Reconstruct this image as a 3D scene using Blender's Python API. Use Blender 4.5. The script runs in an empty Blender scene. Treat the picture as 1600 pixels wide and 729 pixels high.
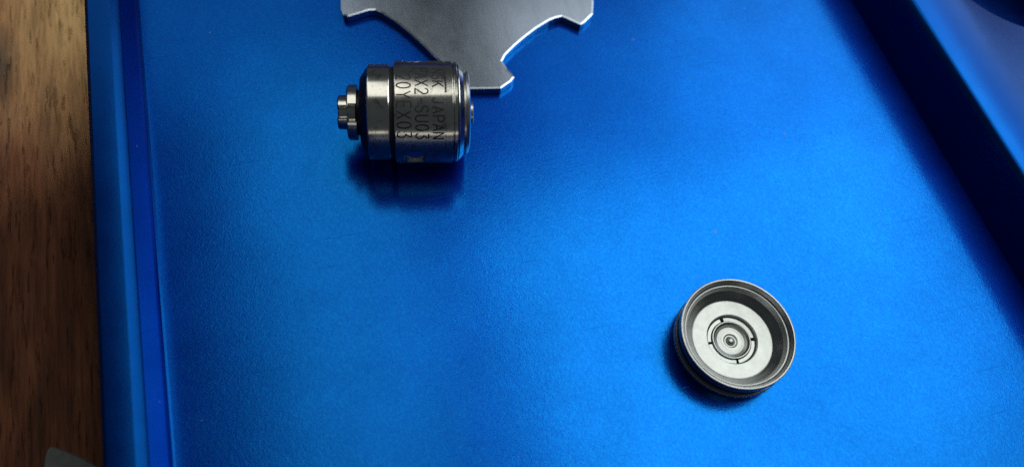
import bpy, bmesh, math, random
from mathutils import Vector, Matrix
random.seed(7)
SC = bpy.context.scene
C = SC.collection
K = 0.001                      # all numbers below are millimetres, the scene is in metres
R_ = math.radians

# ------------------------------------------------------------------ camera
cd = bpy.data.cameras.new('camera'); cam = bpy.data.objects.new('camera', cd); C.objects.link(cam)
CR = Matrix(((0.9610117816799637, 0.1875476160472707, -0.20318033169400845),
             (-0.2596474751991749, 0.8647464587924838, -0.4298799258264485),
             (0.09507651705334817, 0.4658749335614061, 0.8797278000519024)))
CP = Vector((0, 0, 65))
cam.matrix_world = Matrix.Translation(CP * K) @ CR.to_4x4()
cd.sensor_fit = 'HORIZONTAL'; cd.sensor_width = 36; cd.lens = 28.125
cd.clip_start = 0.004; cd.clip_end = 20
cd.dof.use_dof = True; cd.dof.focus_distance = 0.0725; cd.dof.aperture_fstop = 25
SC.camera = cam

# ------------------------------------------------------------------ world, lamps, exposure
w = bpy.data.worlds.new('World'); SC.world = w; w.use_nodes = True
bg = w.node_tree.nodes['Background']; bg.inputs[0].default_value = (0.80, 0.90, 1.0, 1); bg.inputs[1].default_value = 0.05

def lamp(name, loc, target, sx, sy, power, col, spread=180):
    d = bpy.data.lights.new(name, 'AREA'); d.shape = 'RECTANGLE'; d.size = sx * K; d.size_y = sy * K
    d.energy = power; d.color = col; d.spread = R_(spread)
    o = bpy.data.objects.new(name, d); C.objects.link(o)
    o.location = Vector(loc) * K
    if target: o.rotation_euler = (Vector(target) - Vector(loc)).to_track_quat('-Z', 'Y').to_euler()
    return o
lamp('ceiling_panel', (207, 82, 330), None, 264, 264, 0.60, (0.97, 1.0, 0.95))
lamp('ceiling_panel', (262, 280, 330), None, 285, 180, 0.125, (0.95, 0.98, 1.0))  # dim fill added beyond the main panel to lift the far floor
lamp('ceiling_strip', (-4, 232, 420), None, 116, 344, 0.175, (1.0, 0.97, 0.87))
lamp('window_light', (520, 315, 345), (70, 40, 0), 460, 460, 0.85, (0.86, 0.93, 1.0))
lamp('back_window_light', (-150, 500, 400), None, 370, 240, 0.15, (0.84, 0.92, 1.0))
lamp('low_window_light', (-120, -560, 70), (8, 40, 5), 220, 50, 0.035, (1.0, 0.95, 0.82))
sd = bpy.data.lights.new('added_wood_spot', 'SPOT'); sd.energy = 4.8; sd.color = (1.0, .92, .66); sd.spot_size = R_(13.6); sd.spot_blend = .2; sd.shadow_soft_size = .006  # added spot with a made-up source, brightens only the upper left wood
so = bpy.data.objects.new('added_wood_spot', sd); C.objects.link(so); so.location = Vector((-170, 190, 230)) * K
so.rotation_euler = (Vector((-52, 88, -6)) - Vector((-170, 190, 230))).to_track_quat('-Z', 'Y').to_euler()
SC.view_settings.view_transform = 'Standard'; SC.view_settings.look = 'None'
SC.cycles.use_denoising = False
SC.view_settings.exposure = 0; SC.view_settings.gamma = 1

# ------------------------------------------------------------------ materials
class NT:
    def __init__(s, name):
        s.m = bpy.data.materials.new(name); s.m.use_nodes = True
        s.t = s.m.node_tree; s.p = s.t.nodes['Principled BSDF']; s.out = s.t.nodes['Material Output']
        tc = s.n('ShaderNodeTexCoord'); v = s.n('ShaderNodeVectorMath', operation='SCALE')
        s.l(tc.outputs['Object'], v.inputs[0]); v.inputs['Scale'].default_value = 1000.0
        s.co = v.outputs[0]                       # object coordinates in millimetres
    def n(s, t, **k):
        x = s.t.nodes.new(t)
        for a, b in k.items(): setattr(x, a, b)
        return x
    def l(s, a, b): s.t.links.new(a, b)
    def mapped(s, scale=(1, 1, 1), rot=(0, 0, 0)):
        m = s.n('ShaderNodeMapping'); s.l(s.co, m.inputs[0]); m.inputs['Scale'].default_value = scale; m.inputs['Rotation'].default_value = rot
        return m.outputs[0]
    def noise(s, scale, detail=4, rough=.5, co=None, dist=0):
        x = s.n('ShaderNodeTexNoise'); s.l(co or s.co, x.inputs['Vector'])
        x.inputs['Scale'].default_value = scale; x.inputs['Detail'].default_value = detail; x.inputs['Roughness'].default_value = rough
        x.inputs['Distortion'].default_value = dist
        return x.outputs['Fac']
    def ramp(s, fac, pts):
        x = s.n('ShaderNodeValToRGB'); s.l(fac, x.inputs[0]); e = x.color_ramp.elements
        while len(e) < len(pts): e.new(.5)
        for i, (p, c) in enumerate(pts):
            e[i].position = p; e[i].color = (c, c, c, 1) if isinstance(c, (int, float)) else (*c, 1)
        return x.outputs[0]
    def math(s, op, a, b):
        x = s.n('ShaderNodeMath', operation=op)
        for i, v in enumerate((a, b)):
            if isinstance(v, (int, float)): x.inputs[i].default_value = v
            else: s.l(v, x.inputs[i])
        return x.outputs[0]
    def bump(s, h, dist_mm, strength=1, prev=None):
        x = s.n('ShaderNodeBump'); s.l(h, x.inputs['Height']); x.inputs['Distance'].default_value = dist_mm * K; x.inputs['Strength'].default_value = strength
        if prev: s.l(prev, x.inputs['Normal'])
        return x.outputs[0]

def anodised(name, grain=1.0, r1=.46, r2=.195, k=1.0):
    t = NT(name)
    fine = t.noise(6.5, 3, .6)                                                # blasted grain
    mid = t.noise(2.6, 3, .6)
    h = t.math('ADD', fine, t.math('MULTIPLY', mid, .7))
    # a few hairline scratches, short and in two directions
    scr = None
    for ang, off in ((.35, 3.0), (1.9, 11.0)):
        line = t.ramp(t.noise(1.5, 2, .5, t.mapped((.05, 2.6, 1), (0, 0, ang))), [(.735, 0.0), (.76, 1.0)])
        scr = line if scr is None else t.math('MAXIMUM', scr, line)
    nb = t.bump(t.math('SUBTRACT', h, t.math('MULTIPLY', scr, .5)), .007 * grain, 1)
    wear = t.ramp(t.noise(.10, 5, .65), [(.33, .88), (.7, 1.08)])
    deep = t.n('ShaderNodeBsdfPrincipled'); tight = t.n('ShaderNodeBsdfPrincipled')
    for p, c, r in ((deep, (.002, .015, .44), r1), (tight, (.005, .20, .57), r2)):
        mx = t.n('ShaderNodeMix', data_type='RGBA', blend_type='MULTIPLY'); mx.inputs[0].default_value = 1
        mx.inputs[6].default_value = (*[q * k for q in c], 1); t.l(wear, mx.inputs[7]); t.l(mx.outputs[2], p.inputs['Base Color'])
        p.inputs['Metallic'].default_value = 1; t.l(nb, p.inputs['Normal'])
        t.l(t.math('ADD', t.math('MULTIPLY', t.noise(.25, 4, .6), .10), r - .05), p.inputs['Roughness'])
    # every grain is polished a little more or less than its neighbour
    gr = t.ramp(t.noise(5.6, 4, .8, t.mapped((1, .7, 1), (0, 0, .5))), [(.28, .5 - .16 * min(1, grain)), (.52, .5), (.74, .5 + .24 * min(1, grain))])
    ms = t.n('ShaderNodeMixShader'); t.l(gr, ms.inputs[0])
    t.l(deep.outputs[0], ms.inputs[1]); t.l(tight.outputs[0], ms.inputs[2])
    # sparse pale dust
    vo = t.n('ShaderNodeTexVoronoi'); t.l(t.co, vo.inputs['Vector']); vo.inputs['Scale'].default_value = .42
    sx = t.n('ShaderNodeSeparateColor'); t.l(vo.outputs['Color'], sx.inputs[0])
    dot = t.math('MULTIPLY', t.math('LESS_THAN', vo.outputs['Distance'], t.math('MULTIPLY', sx.outputs[1], .075)), t.math('GREATER_THAN', sx.outputs[0], .72))
    dust = t.n('ShaderNodeBsdfDiffuse'); dust.inputs[0].default_value = (.30, .42, .62, 1)
    m2 = t.n('ShaderNodeMixShader'); t.l(t.math('MULTIPLY', dot, .55), m2.inputs[0]); t.l(ms.outputs[0], m2.inputs[1]); t.l(dust.outputs[0], m2.inputs[2])
    t.l(m2.outputs[0], t.out.inputs['Surface'])
    t.t.nodes.remove(t.p)
    return t.m

def metal(name, col, rough, grain=.004, gs=8, smudge=.15, stretch=(1, 1, 1), dirt=None, metallic=1):
    t = NT(name); p = t.p
    p.inputs['Metallic'].default_value = metallic
    sm = t.noise(.55, 5, .65)
    t.l(t.math('ADD', t.math('MULTIPLY', sm, smudge * 2), rough - smudge), p.inputs['Roughness'])
    c0 = tuple(x * .82 for x in col)
    base = t.ramp(t.noise(.9, 6, .7, t.mapped(stretch)), [(.3, c0), (.65, col)])
    if dirt:
        dc, lo, hi, sc = dirt
        mx = t.n('ShaderNodeMix', data_type='RGBA'); t.l(t.ramp(t.noise(sc, 6, .7, None, .6), [(lo, 0.0), (hi, 1.0)]), mx.inputs[0])
        t.l(base, mx.inputs[6]); mx.inputs[7].default_value = (*dc, 1); base = mx.outputs[2]
    t.l(base, p.inputs['Base Color'])
    t.l(t.bump(t.noise(gs, 3, .6, t.mapped(stretch)), grain), p.inputs['Normal'])
    return t.m

def wood():
    t = NT('brown_wood'); p = t.p
    g = t.noise(.42, 8, .62, t.mapped((1, .14, 1)), .8)                       # growth figure along the board
    red = t.ramp(g, [(.26, (.030, .011, .005)), (.45, (.075, .023, .009)), (.62, (.12, .040, .016)), (.8, (.16, .07, .033))])
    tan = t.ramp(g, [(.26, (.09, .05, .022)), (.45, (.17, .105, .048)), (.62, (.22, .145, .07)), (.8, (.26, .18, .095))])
    def blot(cx, cy, sx, sy, lo, hi, sc):                                    # mask of an irregular patch round (cx, cy)
        m = t.n('ShaderNodeMapping'); t.l(t.co, m.inputs[0]); m.inputs['Location'].default_value = (-cx / sx, -cy / sy, 0); m.inputs['Scale'].default_value = (1 / sx, 1 / sy, 0)
        ln = t.n('ShaderNodeVectorMath', operation='LENGTH'); t.l(m.outputs[0], ln.inputs[0])
        return t.ramp(t.math('MULTIPLY', t.math('ADD', ln.outputs['Value'], t.math('MULTIPLY', t.noise(sc, 4, .6), .8)), .3), [(lo * .3, 1.0), (hi * .3, 0.0)])
    pale = blot(-24, 76, 8, 17, .7, 2.0, .16)  # lit area of the board, painted into the colour as a paler tan
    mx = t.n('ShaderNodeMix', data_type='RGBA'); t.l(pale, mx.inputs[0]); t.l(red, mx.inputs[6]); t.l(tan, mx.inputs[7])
    f = t.noise(2.6, 5, .65, t.mapped((1, .07, 1)))
    m1 = t.n('ShaderNodeMix', data_type='RGBA', blend_type='MULTIPLY'); m1.inputs[0].default_value = .85
    t.l(mx.outputs[2], m1.inputs[6]); t.l(t.ramp(f, [(.34, .55), (.52, 1.0)]), m1.inputs[7])
    pores = t.ramp(t.noise(1.4, 3, .6, t.mapped((1.6, .16, 1))), [(.60, 0.0), (.68, 1.0)])   # dark open pores
    m2 = t.n('ShaderNodeMix', data_type='RGBA'); t.l(t.math('MULTIPLY', pores, .28), m2.inputs[0]); t.l(m1.outputs[2], m2.inputs[6]); m2.inputs[7].default_value = (.012, .005, .003, 1)
    m3 = t.n('ShaderNodeMix', data_type='RGBA'); t.l(blot(-32.2, 66.2, 2.2, 5.5, .75, 1.6, .4), m3.inputs[0]); t.l(m2.outputs[2], m3.inputs[6]); m3.inputs[7].default_value = (.016, .007, .004, 1)   # dark knot
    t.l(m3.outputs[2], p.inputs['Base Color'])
    t.l(t.ramp(f, [(.3, .75), (.7, .55)]), p.inputs['Roughness']); p.inputs['Specular IOR Level'].default_value = .18
    t.l(t.bump(t.math('SUBTRACT', f, pores), .12), p.inputs['Normal'])
    return t.m

def plain(name, col, rough, metallic=0, bump=.01, sc=6):
    t = NT(name); t.p.inputs['Metallic'].default_value = metallic
    t.l(t.ramp(t.noise(1.5, 4), [(.3, tuple(x * .75 for x in col)), (.7, col)]), t.p.inputs['Base Color'])
    t.p.inputs['Roughness'].default_value = rough
    t.l(t.bump(t.noise(sc, 3), bump), t.p.inputs['Normal'])
    return t.m

M_BLUE = anodised('blue_anodised_floor', 1.0)
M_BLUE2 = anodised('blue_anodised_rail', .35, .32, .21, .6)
M_STEEL = metal('turned_steel', (.70, .70, .66), .16, .0015, 9, .05, (1, 1, 1), ((.17, .15, .12), .54, .76, 1.3))
M_STEELB = metal('bright_steel', (.72, .71, .66), .26, .003, 9, .05)
M_DARK = plain('blackened_steel', (.02, .02, .024), .38, .6, .006)
M_RUB = plain('black_rubber', (.012, .012, .014), .55)
M_INK = plain('engraved_black', (.012, .011, .010), .6)
M_KEY = metal('brushed_plate_steel', (.48, .56, .66), .19, .002, 6, .04, (1, .18, 1), ((.62, .68, .74), .70, .745, 1.9))
M_CAP = metal('cap_steel', (.38, .39, .39), .27, .003, 9, .06, (1, 1, 1), ((.10, .10, .10), .62, .74, 2.2))
M_CAPW = metal('cap_satin_floor', (.92, .96, .92), .55, .003, 8, .03, metallic=.55)
M_BTN = metal('cap_button_steel', (.40, .42, .40), .34, .004, 9, .05)
M_DULL = plain('dull_grey_metal', (.085, .095, .09), .5, .3)
M_WOOD = wood()

# ------------------------------------------------------------------ mesh helpers (millimetres in, metres out)
def link(name, me, mat, parent=None, loc=(0, 0, 0), smooth=None):
    me.materials.append(mat)
    if smooth is not None:
        me.shade_smooth(); me.set_sharp_from_angle(angle=R_(smooth))
    o = bpy.data.objects.new(name, me); C.objects.link(o)
    o.location = Vector(loc) * K
    if parent: o.parent = parent
    return o
def mesh(name, vs, fs):
    me = bpy.data.meshes.new(name); me.from_pydata([tuple(Vector(v) * K) for v in vs], [], fs); me.update()
    bm = bmesh.new(); bm.from_mesh(me); bmesh.ops.recalc_face_normals(bm, faces=bm.faces); bm.to_mesh(me); bm.free()
    return me
def empty(name, loc, label, cat, group=None):
    o = bpy.data.objects.new(name, None); C.objects.link(o); o.location = Vector(loc) * K; o.empty_display_size = .002
    o['label'] = label; o['category'] = cat
    if group: o['group'] = group
    return o
def lathe(prof, frame, n=128, closed=False, wob=None, unit=1):
    """prof: (axial, radius) pairs; frame(a, x, y) -> point"""
    vs, fs, rings = [], [], []; q_ = [prof[0]]
    for (a0, r0), (a1, r1) in zip(prof, prof[1:]):              # support loops keep the smooth shading of long bands straight
        L = math.hypot(a1 - a0, r1 - r0); u = .03 * unit
        if L > 5 * u:
            for k in (u / L, 1 - u / L): q_.append((a0 + (a1 - a0) * k, r0 + (r1 - r0) * k))
        q_.append((a1, r1))
    for a, r in q_:
        if r < 1e-6: rings.append([len(vs)]); vs.append(frame(a, 0, 0)); continue
        ring = []
        for i in range(n):
            th = 2 * math.pi * i / n; q = r if wob is None else wob(a, r, th)
            ring.append(len(vs)); vs.append(frame(a, q * math.cos(th), q * math.sin(th)))
        rings.append(ring)
    pairs = list(zip(rings, rings[1:])) + ([(rings[-1], rings[0])] if closed else [])
    for A, B in pairs:
        for i in range(n):
            j = (i + 1) % n
            if len(A) == 1 and len(B) == 1: continue
            if len(A) == 1: fs.append((A[0], B[i], B[j]))
            elif len(B) == 1: fs.append((A[i], B[0], A[j]))
            else: fs.append((A[i], B[i], B[j], A[j]))
    return vs, fs
def prism(outline, z0, z1, bev=0.0, bh=None):
    """flat outline extruded in z with a small chamfer along the top edge"""
    n = len(outline); cs = []; bh = bev if bh is None else bh
    ar = sum(outline[i][0] * outline[(i + 1) % n][1] - outline[(i + 1) % n][0] * outline[i][1] for i in range(n))
    s = 1 if ar > 0 else -1
    for i in range(n):
        p, a, b = Vector(outline[i]), Vector(outline[i - 1]), Vector(outline[(i + 1) % n])
        d = ((p - a).normalized() + (b - p).normalized()); d = d.normalized() if d.length > 1e-6 else (b - p).normalized()
        cs.append((p.x - s * d.y * bev, p.y + s * d.x * bev))
    vs = [(x, y, z0) for x, y in outline] + [(x, y, z1 - bh) for x, y in outline] + [(x, y, z1) for x, y in cs]
    fs = [tuple(range(n)), tuple(range(2 * n, 3 * n))]
    for k in (0, n):
        for i in range(n): fs.append((k + i, k + (i + 1) % n, k + n + (i + 1) % n, k + n + i))
    return vs, fs
def extrude_y(sec, y0, y1, ny=1):
    """section of (x, z) points swept along y"""
    n = len(sec); vs, fs = [], []
    for k in range(ny + 1):
        y = y0 + (y1 - y0) * k / ny
        vs += [(x, y, z) for x, z in sec]
    for k in range(ny):
        for i in range(n): fs.append((k * n + i, k * n + (i + 1) % n, (k + 1) * n + (i + 1) % n, (k + 1) * n + i))
    fs += [tuple(range(n)), tuple(range(ny * n, ny * n + n))]
    return vs, fs

# ------------------------------------------------------------------ the table
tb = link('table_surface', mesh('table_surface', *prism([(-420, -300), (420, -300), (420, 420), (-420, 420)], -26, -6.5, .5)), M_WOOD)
tb['kind'] = 'structure'

# ------------------------------------------------------------------ the blue tray
Y0, Y1 = -45, 175
tray = empty('blue_tray', (20, 40, -6.5), 'blue anodised metal tray with raised rims lying on the brown wood', 'tray')
def T(vs): return [(x - 20, y - 40, z + 6.5) for x, y, z in vs]
v, f = extrude_y([(-16.15, -1.6), (61.6, -1.6), (61.6, 0), (-16.15, 0)], Y0, Y1)
link('tray_floor', mesh('tray_floor', T(v), f), M_BLUE, tray)
# left rail: outer wall, bevels, inner wall and the fillet at the floor
sec = [(-19.25, -6.5), (-19.4, -6.0), (-19.45, 4.5), (-19.40, 4.75), (-19.05, 5.0), (-17.2, 5.0), (-17.1, 4.985), (-16.48, 4.47), (-16.40, 4.36), (-16.04, .45), (-15.98, .22), (-15.87, .09), (-15.68, .04), (-15.64, -.4), (-16.1, -6.5)]
v, f = extrude_y(sec, Y0 - 3, Y1 + 3)
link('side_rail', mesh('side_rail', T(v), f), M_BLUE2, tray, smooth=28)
# right end wall: a wide rim with a round hole through its top
wall_sec = [(61.3, -6.5), (61.4, -.3), (62.25, 5.4), (62.34, 5.6), (62.75, 5.95), (62.95, 6.0), (92, 6.0), (92.5, 5.6), (92.5, -6.5)]
v, f = extrude_y(wall_sec, Y0 - 3, Y1 + 3)
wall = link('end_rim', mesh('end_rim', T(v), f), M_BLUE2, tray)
def boolean(o, cutters):
    for c in cutters:
        m = o.modifiers.new('cut', 'BOOLEAN'); m.object = c; m.operation = 'DIFFERENCE'; m.solver = 'EXACT'
    bpy.context.view_layer.update()
    me = bpy.data.meshes.new_from_object(o.evaluated_get(bpy.context.evaluated_depsgraph_get()))
    o.modifiers.clear(); old = o.data; o.data = me; bpy.data.meshes.remove(old)
    for c in cutters: bpy.data.objects.remove(c)
HX, HY, HR = 79.5, 50.3, 10.6
v, f = lathe([(-3, 0), (-3, HR), (5.2, HR), (5.6, HR + .1), (5.85, HR + .35), (6.02, HR + .7), (7, HR + 1.5), (7, 0)], lambda a, x, y: (HX - 20 + x, HY - 40 + y, a + 6.5), 96)
cut = link('cut', mesh('cut', v, f), M_BLUE2, tray)
boolean(wall, [cut])
wall.data.shade_smooth(); wall.data.set_sharp_from_angle(angle=R_(28))

# ------------------------------------------------------------------ flat star-shaped steel key behind the cartridge
half = [(31.01, 57.05), (30.37, 55.3), (29.11, 54.33), (28.61, 54.1), (27.31, 55.29), (26.93, 55.58), (26.2, 55.5), (25.44, 55.29), (23.79, 54.49), (22.34, 53.6), (20.88, 52.61), (19.56, 51.55), (19.03, 50.84), (19.31, 49.82), (19.74, 48.65), (19.27, 48.16), (18.02, 47.49), (12.15, 48.53), (11.37, 49.41), (11.07, 50.12), (12.05, 51.01), (12.88, 51.77), (12.3, 52.72), (11.62, 54.2), (10.55, 56.15), (9.36, 58.02), (8.15, 59.48), (7.63, 59.89), (6.97, 59.96), (4.69, 59.47), (4.28, 59.81), (4.19, 60.63)]
KX, KY = 18.2, 62.9
full = half + [(2 * KX - x, 2 * KY - y) for x, y in half]
full = [(x - KX, y - KY) for x, y in full]
v, f = prism(full, .05, .9, .19, .055)
key = link('flat_key', mesh('flat_key', v, f), M_KEY, None, (KX, KY, 0))
key['label'] = 'flat grey steel key plate with notched arms behind the cartridge at the top edge'; key['category'] = 'wrench'

# ------------------------------------------------------------------ the turbine cartridge
CX, CY, CZ = 7.68, 43.65, 4.66
ax = Vector((12.01, -2.35, 0)).normalized()
e1 = (CP - Vector((CX, CY, CZ))); e1 -= e1.dot(ax) * ax; e1.normalize()
e2 = ax.cross(e1)                                   # runs down the picture round the barrel
cart = empty('turbine_cartridge', (CX, CY, 0), 'engraved steel cylinder cartridge lying on its side in front of the flat key', 'cartridge')
def CF(a, x, y): return tuple(ax * a + e1 * x + e2 * y + Vector((0, 0, CZ)))
P = .0586                                           # mm per photograph pixel on the axis
def px(x): return (x - 635) * P
def cpart(name, prof, mat, n=160, parent=cart, smooth=30):
    return link(name, mesh(name, *lathe([(px(a), r) for a, r in prof], CF, n)), mat, parent, smooth=smooth)
# front collar: chamfered ring with its bright band
cpart('front_taper', [(565, 0), (565, 2.9), (565.6, 3.15), (567, 3.3), (577.2, 4.18), (577.2, 0)], M_DARK)
cpart('collar', [(577, 0), (577, 4.18), (577.6, 4.27), (578.6, 4.32), (580, 4.33), (609, 4.33), (610.5, 4.3), (611, 4.2), (611, 0)], M_STEEL)
cpart('sealing_ring', [(610.6, 0), (610.6, 4.12), (617.5, 4.12), (617.5, 0)], M_RUB)
# barrel with milled ports
barrel_prof = [(617, 0), (617, 4.5), (617.8, 4.6), (619, 4.64), (692.5, 4.64), (693, 4.61), (694, 4.61), (694.5, 4.64), (704.5, 4.64), (705.2, 4.5), (706.4, 4.5), (706.4, 0)]
v, f = lathe([(px(a) * 1000, r * 1000) for a, r in barrel_prof], lambda a, x, y: (a, x, y), 192, unit=1000)
barrel = link('barrel', mesh('barrel', v, f), M_STEEL, None)
cutters = []
for th, rr, aa in ((61, 1.05, 648), (-84, .95, 646), (151, 1.05, 648)):
    a = R_(th); d = Vector((0, math.cos(a), math.sin(a))); s1 = Vector((1, 0, 0)); s2 = d.cross(s1)
    vv, ff = lathe([(4.30, 0), (4.30, rr * .93), (4.38, rr), (6, rr), (6, 0)], lambda q, x, y: tuple((d * q + s1 * (x + px(aa)) + s2 * y) * 1000), 40)
    cutters.append(link('cut', mesh('cut', vv, ff), M_STEELB))
boolean(barrel, cutters)
for q in barrel.data.vertices: q.co = Vector(CF(*q.co)) * K
barrel.parent = cart
barrel.data.update(); barrel.data.shade_smooth(); barrel.data.set_sharp_from_angle(angle=R_(30))
# rear rings, chamfer and lip
cpart('rear_ring', [(706.4, 0), (706.4, 4.42), (707, 4.52), (708, 4.56), (712, 4.56), (713, 4.5), (713.4, 4.3), (713.4, 0)], M_STEEL)
cpart('rear_taper', [(713.4, 0), (713.4, 4.32), (714.2, 4.42), (715.5, 4.4), (722, 3.98), (722.8, 3.85), (723, 3.6), (723, 0)], M_STEEL)
cpart('rear_lip', [(723, 0), (723, 3.62), (725.5, 3.62), (726, 3.78), (727, 3.84), (730.5, 3.7), (732, 3.5), (732.4, 3.2), (731.5, 3.0), (731.0, 2.0), (731.0, 0)], M_STEELB)
cpart('shaft_end', [(730.8, 0), (730.8, 1.02), (738.5, 1.02), (739.6, .9), (740, .7), (739.4, .4), (739.4, 0)], M_STEELB, 64)
cpart('front_neck', [(558, 0), (558, 2.05), (566.2, 2.05), (566.2, 0)], M_DARK, 96)
# slotted drive nut: two stepped crowns, each with four notches
def crown(name, a0, a1, r, notch_w, notch_d, mat, rot, par=cart):
    pts = []; N = 96
    for i in range(N):
        th = 2 * math.pi * i / N; q = (th - rot) % math.pi; q = min(q, math.pi - q)
        pts.append((r - notch_d if abs(math.sin(q) * r) < notch_w / 2 and q < 1 else r, th))
    c = .12; vs, fs = [], []
    for a, k in ((a0 + c / P, c), (a0, c), (a0 + c / P, 0), (a1, 0)):
        pass
    secs = [(px(a0), -c), (px(a0) + c, 0), (px(a1), 0)]
    for a, k in secs: vs += [CF(a, (q + k) * math.cos(t), (q + k) * math.sin(t)) for q, t in pts]
    fs = [tuple(range(N)), tuple(range(2 * N, 3 * N))]
    for k in (0, N):
        for i in range(N): fs.append((k + i, k + (i + 1) % N, k + N + (i + 1) % N, k + N + i))
    return link(name, mesh(name, vs, fs), mat, par, smooth=30)
crown('drive_flange', 545.5, 560, 2.5, 1.45, .9, M_STEEL, R_(-1))
crown('drive_nut', 530.5, 547, 1.55, 1.15, .75, M_STEEL, R_(-1))

# engraved single-stroke lettering, wrapped round the barrel
def arc(cx, cy, rx, ry, a0, a1, n=10): return [(cx + rx * math.cos(R_(a0 + (a1 - a0) * i / n)), cy + ry * math.sin(R_(a0 + (a1 - a0) * i / n))) for i in range(n + 1)]
G = {
 'N': [[(0, 0), (0, 1), (1, 0), (1, 1)]],
 'S': [arc(.5, .75, .45, .25, 20, 250, 9) + arc(.5, .25, .45, .25, 90, -160, 9)],
 'K': [[(0, 0), (0, 1)], [(.95, 1), (.05, .42)], [(.35, .6), (1, 0)]],
 'J': [[(.8, 1), (.8, .28)] + arc(.42, .28, .38, .28, 0, -180, 8)],
 'A': [[(0, 0), (.5, 1), (1, 0)], [(.2, .36), (.8, .36)]],
 'P': [[(.05, 0), (.05, 1), (.55, 1)] + arc(.55, .74, .4, .26, 90, -90, 8) + [(.05, .48)]],
 'X': [[(0, 0), (1, 1)], [(0, 1), (1, 0)]],
 '2': [arc(.5, .72, .43, .28, 170, -35, 9) + [(.05, 0), (.97, 0)]],
 '-': [[(.2, .48), (.8, .48)]],
 'U': [[(.05, 1), (.05, .3)] + arc(.5, .3, .45, .3, 180, 360, 9) + [(.95, 1)]],
 '0': [arc(.5, .5, .43, .5, 0, 360, 18)],
 '3': [[(.08, 1), (.9, 1), (.42, .6)] + arc(.45, .3, .45, .3, 80, -160, 9)],
 'Y': [[(0, 1), (.5, .48), (1, 1)], [(.5, .48), (.5, 0)]],
 'E': [[(.95, 1), (.05, 1), (.05, 0), (.95, 0)], [(.05, .52), (.8, .52)]],
}
def engrave(name, text, th0, pitch, cwid, a_mid, h, rad=4.648, extra=()):
    vs, fs = [], []; hw = .064
    def stroke(pts):
        q = []
        for (x0, y0), (x1, y1) in zip(pts, pts[1:]):
            n = max(1, int(math.hypot(x1 - x0, y1 - y0) / .12))
            q += [(x0 + (x1 - x0) * i / n, y0 + (y1 - y0) * i / n) for i in range(n)]
        q.append(pts[-1]); base = len(vs)
        for i, p in enumerate(q):
            a, b = q[max(0, i - 1)], q[min(len(q) - 1, i + 1)]
            d = Vector((b[0] - a[0], b[1] - a[1])).normalized(); ww = hw * random.uniform(.8, 1.15)
            for s in (-1, 1):
                u, t = p[0] - d.y * s * ww, p[1] + d.x * s * ww     # u round the barrel, t along the axis (mm)
                th = u / rad
                vs.append(CF(t, rad * math.cos(th), rad * math.sin(th)))
        for i in range(len(q) - 1): fs.append((base + 2 * i, base + 2 * i + 1, base + 2 * i + 3, base + 2 * i + 2))
    cw = R_(cwid) * rad
    for i, ch in enumerate(text):
        if ch == ' ': continue
        u0 = R_(th0 + pitch * i) * rad - cw / 2
        for s in G[ch]: stroke([(u0 + x * cw, px(a_mid) - h / 2 + y * h) for x, y in s])
    for s in extra: stroke(s)
    link(name, mesh(name, vs, fs), M_INK, cart)
ur = lambda deg: R_(deg) * 4.648
engrave('engraved_maker_line', 'NSK JAPAN', -51, 9.6, 7.0, 682.5, 1.0,
        extra=[[(ur(-48), px(689)), (ur(-45), px(692.5)), (ur(-41), px(694.0)), (ur(-36), px(694.4)), (ur(-22), px(694.4))]])
engrave('engraved_type_line', 'PAX2-SU03', -53, 9.9, 7.2, 658.5, 1.12)
engrave('engraved_lot_line', '20YEX03', -41, 10.9, 7.6, 632, 1.22)

# ------------------------------------------------------------------ the open screw cap
PX_, PY_ = 30.72, 16.95
cap = empty('screw_cap', (PX_, PY_, 0), 'round silver screw cap lying open side up on the blue floor', 'cap')
def LF(a, x, y): return (x, y, a)
def kn(a, r, th): return r + (.014 * (1 if (int(th / (2 * math.pi) * 180) % 2) else -1) if .9 < a < 1.4 else 0)
link('cap_shell', mesh('cap_shell', *lathe([(.02, 0), (.02, 4.0), (.1, 4.25), (.4, 4.62), (.85, 4.9), (1.48, 4.86), (1.55, 4.72), (2.2, 4.72), (2.3, 4.8), (2.42, 4.96), (2.55, 5.0), (3.1, 5.0), (3.18, 4.98), (3.2, 4.94), (3.2, 4.84), (3.17, 4.81), (2.9, 4.66), (2.78, 4.60), (2.74, 4.54), (2.76, 4.49), (2.76, 4.44), (2.72, 4.41), (2.3, 4.22), (1.8, 3.78), (1.58, 3.56), (1.5, 3.5), (1.2, 3.45), (.8, 2.3), (.5, 1.5), (.5, 0)], LF, 160)), M_CAP, cap, smooth=32)
link('knurled_flange', mesh('knurled_flange', *lathe([(.88, 4.6), (.88, 4.98), (.95, 5.03), (1.35, 5.03), (1.42, 4.95), (1.42, 4.6)], LF, 360, False, kn)), M_CAP, cap, smooth=20)
link('thread_groove_seal', mesh('thread_groove_seal', *lathe([(1.5, 4.6), (1.5, 4.84), (1.75, 4.93), (2.0, 4.93), (2.25, 4.84), (2.25, 4.6)], LF, 128)), M_RUB, cap, smooth=40)
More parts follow.
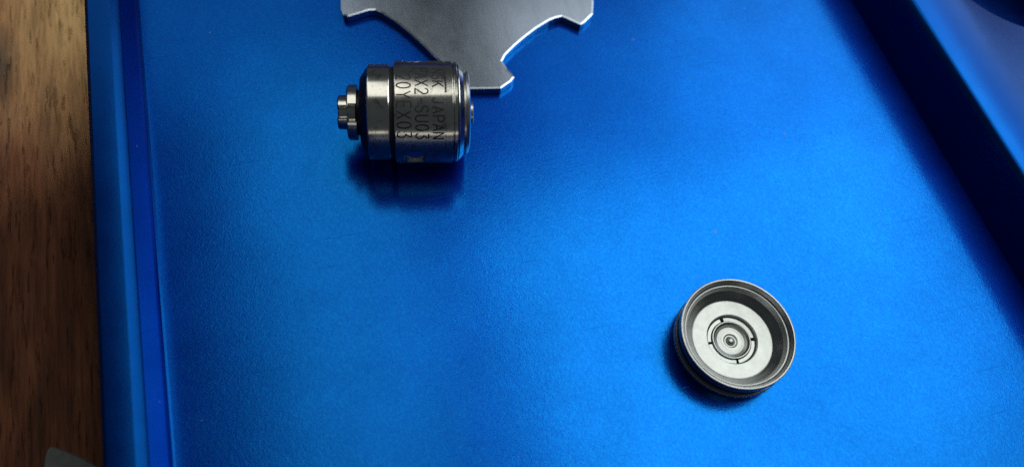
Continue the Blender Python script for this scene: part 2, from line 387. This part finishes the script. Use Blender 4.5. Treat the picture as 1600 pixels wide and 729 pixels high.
link('inner_disc', mesh('inner_disc', *lathe([(.9, 2.24), (1.56, 2.24), (1.6, 2.28), (1.6, 3.45), (1.59, 3.52), (1.55, 3.56), (1.3, 3.56)], LF, 128)), M_CAPW, cap, smooth=30)
# spring washer in four arcs with dark gaps, over a dark well
link('well', mesh('well', *lathe([(.88, 0), (.88, 2.3)], LF, 64)), M_RUB, cap)
def arc_seg(r0, r1, z0, z1, a0, a1, n=18):
    vs, fs = [], []
    for i in range(n + 1):
        a = R_(a0 + (a1 - a0) * i / n)
        for r, z in ((r0, z0), (r1, z0), (r1, z1), (r0, z1)): vs.append((r * math.cos(a), r * math.sin(a), z))
    for i in range(n):
        for k in range(4): fs.append((4 * i + k, 4 * i + (k + 1) % 4, 4 * i + 4 + (k + 1) % 4, 4 * i + 4 + k))
    fs += [(0, 1, 2, 3), (4 * n, 4 * n + 1, 4 * n + 2, 4 * n + 3)]
    return vs, fs
for a0, a1 in ((178, 261), (268, 345), (354, 88), (98, 171)):
    if a1 < a0: a1 += 360
    link('spring_washer', mesh('spring_washer', *arc_seg(1.80, 2.08, 1.10, 1.26, a0, a1)), M_CAPW, cap)
link('push_button', mesh('push_button', *lathe([(.9, 1.72), (1.36, 1.72), (1.43, 1.68), (1.43, 1.62), (1.36, 1.56), (1.22, 1.48), (1.12, 1.22), (1.08, .95), (1.12, .82), (1.12, .66), (1.06, .56), (1.03, .46), (1.06, .38), (1.16, .32), (1.24, .22), (1.27, .1), (1.275, 0)], LF, 96)), M_BTN, cap, smooth=40)

# ------------------------------------------------------------------ dull metal piece on the wood, lower left corner
pl = [(-26.49, 23.14), (-26.05, 22.91), (-25.25, 22.41), (-24.5, 21.9), (-23.73, 21.28), (-23.25, 20.87), (-22.82, 20.45), (-21.15, 18.14), (-20.76, 16.25), (-27.4, 16.0), (-27.04, 21.5), (-26.95, 22.32), (-26.74, 22.91)]
v, f = prism([(x + 24, y - 19) for x, y in pl], 0, 1.7, .12)
sp = link('metal_blade', mesh('metal_blade', v, f), M_DULL, None, (-24, 19, -6.5))
sp['label'] = 'dull grey curved metal piece on the dark wood in the lower left corner'; sp['category'] = 'metal piece'
